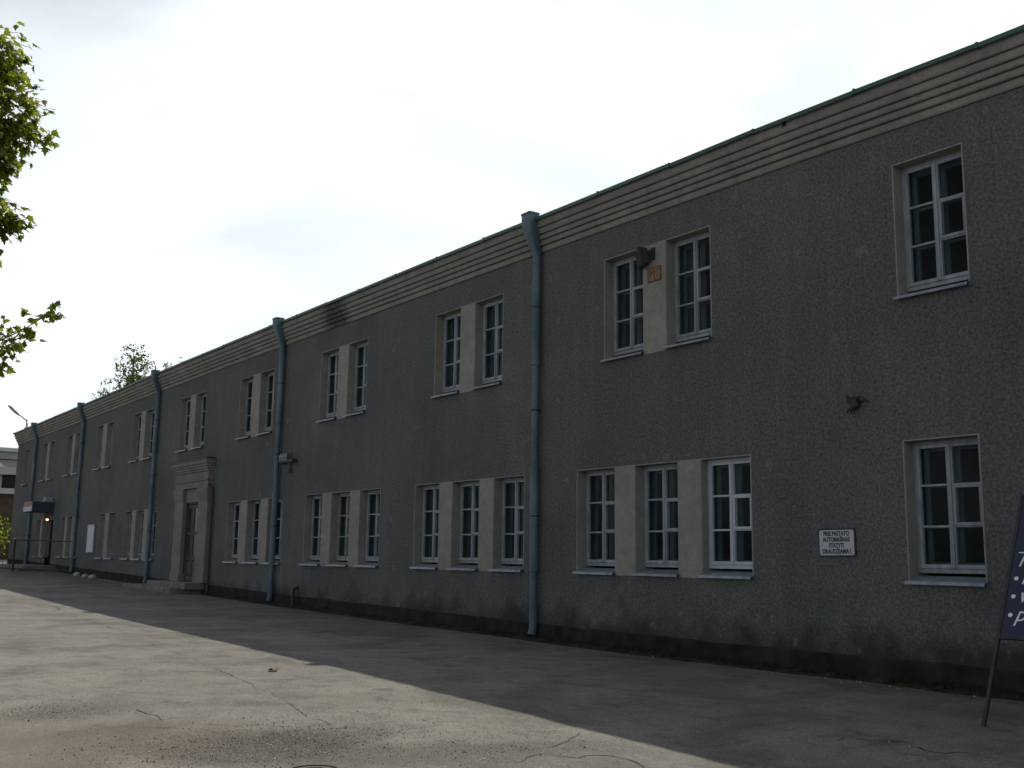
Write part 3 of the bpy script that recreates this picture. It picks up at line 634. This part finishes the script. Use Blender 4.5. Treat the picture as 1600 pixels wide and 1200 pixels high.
MB(True).tube([(.04, -.02, .01), (.16, -.03, .03), (.24, -.02, .0)], [.02, .012, .006], 6).build('cable', MAT['signblack'], cb)
random.seed(5)
nb = thing('notice_board', 'tall white notice board hung on the far wall beside a drainpipe', 'board', (-48.78, -.03, 2.18))
plate(1.06, 1.22, .02, -.03, .02, 'frame', MAT['paint'], nb); plate(1.0, 1.16, .01, -.036, -.031, 'board_face', MAT['white'], nb)
vp = thing('vent_pipe', 'short dark pipe stub standing at the foot of the wall near the second drainpipe', 'pipe', (-27.42, -.16, gh(27.4)))
MB(True).tube([(0, 0, 0), (0, 0, .42), (0, .02, .5), (0, .14, .55)], .05, 10).build('stub', MAT['iron'], vp, smooth=True); MB(True).tube([(0, 0, 0), (0, 0, .06)], .085, 10).build('flange', MAT['iron'], vp)
for (u, nm) in ((10.13, 1),):
    sp = thing('cornice_hook', 'small dark iron hook under the roof edge near the right', 'hook', (-u, -.23, 8.32)); MB(True).tube([(0, .02, 0), (0, -.05, .0), (0, -.07, -.03), (.02, -.06, -.06)], .014, 6).build('hook', MAT['iron'], sp); MB(True).box(-.04, .04, -.004, .01, -.04, .04).build('base_plate', MAT['iron'], sp)

# street lamp on a bracket at the far roof corner
sl = thing('roof_lamp', 'street lamp head on a bracket at the far roof corner', 'lamp', (-63.6, -.1, 8.40))
MB(True).box(-.12, .12, -.08, .08, -.05, .03).tube([(0, 0, 0), (0, 0, .5)], .03, 8).tube([(.35, 0, 0), (0, 0, .45)], .02, 6).build('bracket', MAT['iron'], sl)
MB(True).tube([(0, 0, .40), (-.1, -.25, .62), (-.15, -.4, .72)], .03, 8).build('arm', MAT['zinc'], sl)
hd = MB(True); hd.loft([[(p+Vector((math.cos(t)*rr, 0, math.sin(t)*rr*.6))) for t in [6.2832*j/10 for j in range(10)]] for p, rr in ((Vector((-.13, -.36, .70)), .05), (Vector((-.16, -.45, .78)), .13), (Vector((-.2, -.62, .93)), .19), (Vector((-.25, -.85, 1.12)), .17), (Vector((-.28, -.98, 1.22)), .07))])
hd.build('lamp_head', simple('lamp_head_grey', (.30, .28, .34), (.42, .40, .46), 4, .5, 0), sl, smooth=True)

# ------------------------------------------------------------------ A-frame sign at the right edge
ab = thing('trestle_sign', 'dark navy trestle sign with white italic lettering on thin black legs', 'sign', (-onyard(5.99, -2.6)[0], onyard(5.99, -2.6)[1], gz(*onyard(5.99, -2.6))))
LEAN = math.atan2(.95, 2.15); c_, s_ = math.cos(LEAN), math.sin(LEAN)
fr = bpy.data.objects.new('x', None)
def onb(o): o.rotation_euler = (-LEAN, 0, 0); return o
BW, L0, L1 = 1.25, .97, 2.62
onb(MB(True).box(-.018, .018, -.018, .018, 0, L1).build('leg', MAT['iron'], ab)); onb(MB(True).box(BW-.018, BW+.018, -.018, .018, 0, L1).build('leg', MAT['iron'], ab))
bo = onb(MB(True).box(.0185, BW-.0185, -.012, .010, L0, L1-.02).build('board', MAT['navy'], ab))
onb(MB(True).box(.0185, BW-.0185, -.018, .016, L0-.03, L0-.001).box(.0185, BW-.0185, -.018, .016, L1-.018, L1+.01).build('crossbar', MAT['iron'], ab))
for x in (0, BW):
    MB(True).tube([(x, .97+.06, 2.38), (x, 1.95, 0.0)], .016, 6).build('rear_leg', MAT['iron'], ab)
bm_ = MB(True).tube([(0, -.0135, 0), (0, -.016, 0)], .024, 14).mesh('bullet', MAT['letter'])
for zz, s in ((1.205, 'pr'), (1.415, 'v'), (1.620, 'r')):
    link('bullet', bm_, bo, (.095, 0, zz)); link('lettering', text_mesh(s, .24, MAT['letter'], .0012, .3, 'LEFT'), bo, (.145, -.0145, zz+.01))
link('lettering', text_mesh('K', .2, MAT['letter'], .0012, .3, 'LEFT'), bo, (.085, -.0145, 1.82)); MB(True).box(.075, .30, -.015, -.0125, 1.915, 1.927).build('underline', MAT['letter'], bo)

# ------------------------------------------------------------------ loose things on the yard
def pebble(sc):
    m = MB(True); vs = []
    for d in ((1, 0, 0), (-1, 0, 0), (0, 1, 0), (0, -1, 0), (0, 0, .7), (0, 0, -.5), (.6, .6, .4), (-.6, .5, .4), (.5, -.6, .35), (-.6, -.6, .4)): vs.append(Vector(d)*sc*random.uniform(.7, 1.2))
    return vs
gm_ = MB(); gl_ = MB()
for i in range(22000):
    r = random.random()
    if r < .55: u, y = random.gauss(8.75, .55), random.gauss(-9.0, .75)
    elif r < .72: u, y = random.gauss(8.3, 1.0), random.gauss(-8.2, .9)
    elif r < .82: u, y = random.gauss(11.5, .35), random.gauss(-10.05, .35)
    elif r < .90: u, y = random.gauss(7.5, .3), random.gauss(-7.4, .5)
    else: u, y = random.uniform(5, 15), random.uniform(-10.5, -4)
    u, y = onyard(u, y)
    if u < 5 or y > -3: continue
    s = min(.016, .0018+random.expovariate(1/.0016)); z = gz(u, y)+s*.3; a = random.uniform(0, 6.28); ca_, sa_ = math.cos(a), math.sin(a)
    b = [(1, 0, 0), (0, 1, 0), (-1, 0, 0), (0, -1, 0), (0, 0, .8), (0, 0, -.6)]
    vs = []
    for p in b:
        k = s*random.uniform(.65, 1.25); vs.append((u+(p[0]*ca_-p[1]*sa_)*k, y+(p[0]*sa_+p[1]*ca_)*k*.9, z+p[2]*k))
    (gm_ if random.random() < .62 else gl_).add(vs, [(0, 1, 4), (1, 2, 4), (2, 3, 4), (3, 0, 4), (1, 0, 5), (2, 1, 5), (3, 2, 5), (0, 3, 5)])
for i in range(2600):                                # grit washed up along the foot of the wall
    u, y = random.uniform(4.5, 33), -.1-abs(random.gauss(0, .28)); s = min(.022, .003+random.expovariate(1/.004)); z = gz(u, y)+s*.3+max(0, .05*(1+(y+.05)/.3))
    (gm_ if random.random() < .85 else gl_).add([(u+s, y, z), (u, y+s*.8, z), (u-s*.9, y, z), (u, y-s, z), (u+s*.1, y, z+s*.7), (u, y, z-s*.5)], [(0, 1, 4), (1, 2, 4), (2, 3, 4), (3, 0, 4), (1, 0, 5), (2, 1, 5), (3, 2, 5), (0, 3, 5)])
tag(gm_.build('gravel', simple('dark_chipping', (.03, .029, .026), (.09, .085, .076), 90, .9, 0)), 'dark loose chippings scattered in the worn hollow of the yard', 'gravel', kind='stuff')
tag(gl_.build('gravel', simple('pale_chipping', (.24, .225, .195), (.46, .44, .40), 90, .9, 0)), 'pale loose chippings scattered in the worn hollow of the yard', 'gravel', kind='stuff')
dl = MB(); u, y = onyard(13.89, -6.62); z = gz(u, y)
dl.add([(u-.09, y, z+.01), (u-.03, y-.06, z+.05), (u+.05, y-.07, z+.015), (u+.1, y, z+.05), (u+.03, y+.06, z+.02), (u-.05, y+.05, z+.06), (u, y, z+.012)], [(6, 0, 1), (6, 1, 2), (6, 2, 3), (6, 3, 4), (6, 4, 5), (6, 5, 0)])
tag(dl.build('dead_leaf', MAT['deadleaf']), 'curled brown dead leaf lying on the sunlit asphalt', 'leaf')
mhz = gz(7.55, -9.1)
mh = thing('manhole_cover', 'old iron manhole cover at the bottom edge of the yard', 'manhole cover', (-onyard(7.5, -9.1)[0], onyard(7.5, -9.1)[1], gz(*onyard(7.5, -9.1))))
def disc(r0, r1, z0, z1, n=40):
    m = MB(True); vs = []; fs = []
    for j in range(n):
        t = 6.2832*j/n
        for r, z in ((r0, z0), (r0, z1), (r1, z1), (r1, z0)): vs.append((r*math.cos(t), r*math.sin(t), z))
    for j in range(n):
        k = (j+1) % n
        for q in range(3): fs.append((j*4+q, k*4+q, k*4+q+1, j*4+q+1))
    return m.add(vs, fs)
disc(.19, .225, .0, .022).build('rim', MAT['iron2'], mh); disc(.0, .18, -.01, .012).build('lid', MAT['iron2'], mh)
for r in (.05, .11): disc(r, r+.025, .008, .018).build('lid_ring', MAT['iron2'], mh)

# low heap beside the far steps
random.seed(11)
for i, (u, y, s, lb) in enumerate(((49.4, -.35, .16, 'leftmost pale stone lying at the far wall foot'), (48.0, -.36, .14, 'middle pale stone lying at the far wall foot'), (46.8, -.38, .16, 'rightmost pale stone lying at the far wall foot'))):
    bm = bmesh.new(); bmesh.ops.create_icosphere(bm, subdivisions=2, radius=s)
    for v in bm.verts: v.co *= 1+.35*noise.noise(v.co*4+Vector((i*7, 0, 0))); v.co.z *= .7
    me = bpy.data.meshes.new('stone'); bm.to_mesh(me); bm.free(); me.materials.append(MAT['paleblock']); tag(link('stone', me, None, (-u, y, gh(u)+s*.4)), lb, 'stone', 'pale stones at the far wall foot')
# barrier of thin metal rails running out from the far wall
ba = thing('metal_barrier', 'low barrier of thin dark metal rails and posts in front of the far entrance', 'barrier', (-54.3, -2.0, gh(54.3)))
def brel(u, y, z): return (-u+54.3, y+2.0, z-gh(54.3))
PB = [(51.7, -.12), (54.3, -2.0), (57.0, -3.95), (59.7, -5.9)]
for (u, y) in PB[1:]: MB(True).tube([brel(u, y, gh(u)-.1), brel(u, y, gh(u)+1.50)], .045, 8).build('post', MAT['iron'], ba); MB(True).tube([brel(u, y, gh(u)+1.50), brel(u, y, gh(u)+1.535)], .075, 10).build('post_cap', MAT['ceramic'], ba)
for (a, b) in zip(PB, PB[1:]):
    for h_ in (1.46, .14): MB(True).tube([brel(*a, gh(a[0])+h_), brel(*b, gh(b[0])+h_)], .028, 6).build('rail', MAT['iron'], ba)
for (a, b) in list(zip(PB, PB[1:]))[1:]:
    for i in range(1, 16):
        t = i/16; u, y = a[0]+(b[0]-a[0])*t, a[1]+(b[1]-a[1])*t; MB(True).tube([brel(u, y, gh(u)+.14), brel(u, y, gh(u)+1.46)], .010, 5).build('bar', MAT['iron'], ba)
gp = thing('gate_post', 'short pale concrete gate post with a brown cap at the far end of the building', 'post', (-64.2, -1.55, gh(64)))
MB(True).box(-.22, .22, -.22, .22, -.1, 1.75).build('shaft', MAT['fargrey'], gp, .02); MB(True).box(-.3, .3, -.3, .3, 1.75, 1.9).build('cap', MAT['rust'], gp, .02)

# ------------------------------------------------------------------ buildings beyond the far end
def wing(name, label, u0, u1, y0, y1, zt, mats):
    return thing(name, label, 'building', (-u0, (y0+y1)/2, gh(u0)))
fb = thing('flat_roofed_block', 'pale flat-roofed block far behind the end of the long building', 'building', (-92, 0, 1.1))
def fbx(o, m, n, mat): p = m.build(n, mat, o); p.location = (-o.location.x, -o.location.y, -o.location.z); return p
fbx(fb, MB().box(92, 104, -9, 16, .5, 9.45), 'wall', MAT['fargrey']); fbx(fb, MB().box(91.7, 104.3, -9.3, 16.3, 9.45, 9.75), 'roof_slab', MAT['farpale'])
for y in (-7, -4.4, -1.8, .8, 3.4, 6.0):
    wv = fbx(fb, MB().box(91.93, 91.99, y, y+1.7, 6.3, 8.2), 'window', MAT['paint']); MB().box(91.90, 91.925, y+.1, y+.8, 6.4, 8.1).box(91.90, 91.925, y+.9, y+1.6, 6.4, 8.1).build('pane', MAT['dark'], wv)
for z in (8.75,): fbx(fb, MB().box(91.6, 91.7, -9, 16, z, z+.08), 'ledge', MAT['iron'])
lb = thing('brown_pavilion', 'brown brick pavilion with pale window band standing behind the end of the long building', 'building', (-76, 0, 1.0))
fbx(lb, MB().box(76, 84, -8, 3.4, .4, 5.3), 'wall', MAT['farbrown'])
fbx(lb, MB().box(75.7, 84, -8.2, 3.5, 5.3, 5.66), 'sill_band', MAT['farpale']); fbx(lb, MB().box(76.1, 84, -8, 3.4, 5.66, 6.5), 'window_band', MAT['dark'])
for i in range(9): fbx(lb, MB().box(75.98, 76.09, -7.9+i*1.27, -7.72+i*1.27, 5.66, 6.5), 'mullion', MAT['farpale'])
m = MB(); m.add([(75.6, -8.3, 6.25), (75.6, 3.6, 6.62), (84.2, 3.6, 6.62), (84.2, -8.3, 6.25), (75.6, -8.3, 6.75), (75.6, 3.6, 7.12), (84.2, 3.6, 7.12), (84.2, -8.3, 6.75)], [(0, 1, 2, 3), (4, 5, 6, 7), (0, 1, 5, 4), (1, 2, 6, 5), (2, 3, 7, 6), (3, 0, 4, 7)])
fbx(lb, m, 'roof_slab', MAT['farpale']); fbx(lb, MB().add([(79, .5, 7.0), (79, 2.3, 7.0), (79, .9, 8.0), (80.5, .5, 7.0), (80.5, 2.3, 7.0), (80.5, .9, 8.0)], [(0, 1, 2), (3, 5, 4), (0, 2, 5, 3), (1, 4, 5, 2), (0, 3, 4, 1)]), 'skylight', MAT['paleblock'])

# ------------------------------------------------------------------ trees
def leaf_shape():                                     # five-lobed maple leaf, unit size, in the xy plane
    pts = []
    for a, r in ((-90, .10), (-60, .42), (-35, .30), (-10, .62), (12, .34), (32, .55), (48, .36), (90, .85), (132, .36), (148, .55), (168, .34), (190, .62), (215, .30), (240, .42)):
        pts.append((r*math.cos(R(a)), r*math.sin(R(a))+.1))
    return pts
LS = leaf_shape()
def put_leaf(m, p, s, tip, up):
    t = tip.normalized(); n = (up-t*up.dot(t)).normalized(); x = t.cross(n)
    b = len(m.v); vs = [p]
    for (a, c) in LS: vs.append(p+x*(a*s)+t*(c*s+.2*s)-n*(abs(a)*s*.22))
    m.add(vs, [(0, i, i+1) for i in range(1, 14)]+[(0, 14, 1)])
random.seed(31)
tr = thing('maple_tree', 'leafy maple tree leaning its crown in from the left edge', 'tree', (-12.6, -14.0, 0))
def trel(m): return m
def P3(u, y, z): return Vector((u, y, z))
T0 = [P3(12.6, -14.0, -.1), P3(12.6, -13.95, 1.2), P3(12.5, -13.9, 2.6), P3(12.55, -13.8, 4.2), P3(12.4, -13.7, 6.0), P3(12.4, -13.7, 8.2)]
def tpart(m, n, mat, smooth=True): o = m.build(n, mat, tr, smooth=smooth); o.location = (12.6, 14.0, 0); return o
tpart(MB().tube(T0, [.26, .2, .18, .16, .11, .04], 12), 'trunk', MAT['bark'])
lobes = [(12.4, -13.6, 7.0, 2.5, 2.0, 2.1, 2600), (12.0, -11.85, 6.55, 1.0, .85, .62, 1500), (11.88, -11.25, 6.80, .45, .50, .36, 800), (11.98, -11.10, 6.2, .5, .60, .48, 2000), (12.15, -11.4, 5.6, .6, .55, .55, 1500), (12.2, -11.2, 5.6, .4, .42, .4, 800), (12.25, -10.98, 5.16, .35, .44, .22, 700), (12.3, -11.02, 4.85, .25, .30, .2, 170), (12.9, -12.6, 4.9, 1.0, .9, .7, 320), (11.6, -12.4, 7.8, 1.2, 1.1, .8, 420), (13.8, -14.6, 5.6, 1.5, 1.4, 1.2, 500)]
cm = MB()
for (a, b, c, ra, rb, rc, n) in lobes:
    ctr = P3(a, b, c); base = P3(12.5, -13.8, max(3.4, c-1.6)); mid = (base+ctr)/2+Vector((0, 0, .25))
    tpart(MB().tube([base, mid, ctr], [.075, .045, .012], 7), 'branch', MAT['bark'])
    nsp = max(4, n//16)
    for i in range(nsp):
        while True:
            d = Vector((random.uniform(-1, 1), random.uniform(-1, 1), random.uniform(-1, 1)))
            if .35 < d.length < 1: break
        p0 = ctr+Vector((d.x*ra, d.y*rb, d.z*rc)); out = Vector((d.x*ra, d.y*rb, d.z*rc)).normalized()
        out = (out+Vector((0, 0, -.35))+Vector((random.gauss(0, .3), random.gauss(0, .3), random.gauss(0, .2)))).normalized()
        L = random.uniform(.22, .42); start = p0-out*L*.6
        cm.tube([start, p0, p0+out*L*.4-Vector((0, 0, .04))], [.006, .004, .002], 4, False)
        for k in range(16):
            q = start+out*(L*random.random()*1.0)+Vector((random.gauss(0, .05), random.gauss(0, .05), random.gauss(0, .04)))
            tip = (out*.6+Vector((random.gauss(0, .5), random.gauss(0, .5), -.45+random.gauss(0, .3))))
            put_leaf(cm, q, random.uniform(.055, .098), tip, Vector((random.gauss(0, .45), random.gauss(0, .45), 1)))
tag(tpart(cm, 'crown', MAT['leaf'], False), kind='stuff')
# the low bough whose single leaves can be told apart
bough = tpart(MB().tube([P3(12.55, -13.85, 3.0), P3(12.7, -12.6, 3.55), P3(12.65, -11.4, 3.62), P3(12.6, -10.75, 3.78), P3(12.5, -10.4, 4.02), P3(12.42, -10.12, 4.26)], [.07, .045, .022, .010, .006, .003], 7), 'low_bough', MAT['bark'])
lmesh = []
for i in range(5):
    m = MB(True); random.seed(100+i); put_leaf(m, Vector((0, 0, 0)), 1.0, Vector((0, 1, -.15)), Vector((random.uniform(-.2, .2), 0, 1))); lmesh.append(m.mesh('leaf', MAT['leaf']))
random.seed(77)
TW = [((12.6, -10.62, 3.72), .20, 60), ((12.58, -10.48, 3.92), .17, 55), ((12.55, -10.70, 3.95), .2, 40), ((12.5, -10.36, 3.98), .10, 16), ((12.46, -10.28, 4.16), .07, 9), ((12.42, -10.13, 4.20), .085, 22), ((12.44, -10.10, 4.32), .05, 7), ((12.52, -10.42, 4.20), .05, 9), ((12.62, -10.62, 3.52), .12, 22), ((12.6, -11.1, 3.7), .4, 30)]
for (c, r, n) in TW:
    for i in range(n):
        p = Vector(c)+Vector((random.gauss(0, r*.6), random.gauss(0, r*.5), random.gauss(0, r*.42)))
        o = link('leaf', random.choice(lmesh), bough, (-p.x, p.y, p.z), (random.gauss(-.5, .5), random.gauss(0, .6), random.uniform(0, 6.28))); s = random.uniform(.055, .10); o.scale = (s, s, s)

def far_tree(label, u, y, top, specs, seed):
    random.seed(seed); g0 = gh(u); t = thing('poplar_tree', label, 'tree', (-u, y, g0), group='trees behind the roof')
    MB(True).tube([(0, 0, 0), (.1, 0, top*.4), (0, .1, top*.75), (0, 0, top-g0)], [.28, .2, .1, .02], 8).build('trunk', MAT['bark'], t, smooth=True)
    m = MB(True)
    for (dx, dy, z0, z1, r, n) in specs:              # upright limbs clothed in small leaves
        b = Vector((dx*.35, dy*.35, z0-1.6-g0)); e = Vector((dx, dy, z1-g0)); bend = (b+e)/2+Vector((dx*.2, dy*.2, 0))
        MB(True).tube([b, bend, e], [.04, .025, .008], 5).build('limb', MAT['bark'], t)
        for i in range(n):
            k = random.random()**.8; q = b*(1-k)**2+bend*2*k*(1-k)+e*k*k
            cl_ = q+Vector((random.gauss(0, r*(1.8-k)), random.gauss(0, r*(1.8-k)), random.gauss(0, .25)))
            for j in range(6):
                c = cl_+Vector((random.gauss(0, .09), random.gauss(0, .09), random.gauss(0, .09))); s = random.uniform(.06, .12)
                a = Vector((random.gauss(0, 1), random.gauss(0, 1), random.gauss(0, 1))).normalized(); b2 = a.orthogonal().normalized()
                m.add([c-a*s, c+b2*s*.6, c+a*s, c-b2*s*.6], [(0, 1, 2, 3)])
    tag(m.build('crown', MAT['farleaf'], t), kind='stuff')
# tall sapling-like crown standing over the roof, seen just left of the middle drainpipes
far_tree('tall loose-crowned tree rising above the roof at the left', 75, 8.75, 15.8, [(0.1, 0, 12.0, 15.8, .38, 190), (-.9, -.6, 11.5, 15.1, .33, 80), (.95, .55, 11.5, 15.1, .30, 90), (-1.9, -1.0, 11.0, 13.6, .33, 60), (1.0, 1.2, 11.0, 14.2, .33, 60), (-3.0, -1.3, 10.2, 12.9, .28, 40), (-.4, .4, 11.3, 14.2, .45, 190), (2.0, .8, 10.2, 13.2, .4, 50)], 3)
far_tree('low thin twigs of a tree showing over the roof right of the tall one', 72, 10.1, 14.5, [(.2, .1, 11.4, 14.6, .22, 38), (1.1, .6, 11.2, 14.4, .18, 26), (-.8, -.4, 11.0, 13.6, .25, 26), (3.2, 1.5, 11.4, 14.6, .14, 9), (4.8, 2.2, 11.6, 15.2, .14, 9)], 8)
sh = thing('garden_shrub', 'bright green shrub at the left edge before the brown pavilion', 'shrub', (-70, -1.2, gh(70)))
random.seed(4); m = MB(True); MB(True).tube([(0, 0, -.1), (0, 0, 1.2)], .05, 6).tube([(0, 0, .3), (.4, -.5, 1.7)], .03, 5).tube([(0, 0, .3), (-.4, .3, 1.6)], .03, 5).build('stem', MAT['bark'], sh)
for i in range(1500):
    d = Vector((random.gauss(0, .75), random.gauss(0, .9), random.gauss(1.5, .55)))
    if d.z < .1: continue
    a = Vector((random.gauss(0, 1), random.gauss(0, 1), random.gauss(0, 1))).normalized(); b2 = a.orthogonal().normalized(); s = random.uniform(.07, .14)
    m.add([d-a*s, d+b2*s*.6, d+a*s, d-b2*s*.6], [(0, 1, 2, 3)])
m.build('foliage', MAT['leaf'], sh)
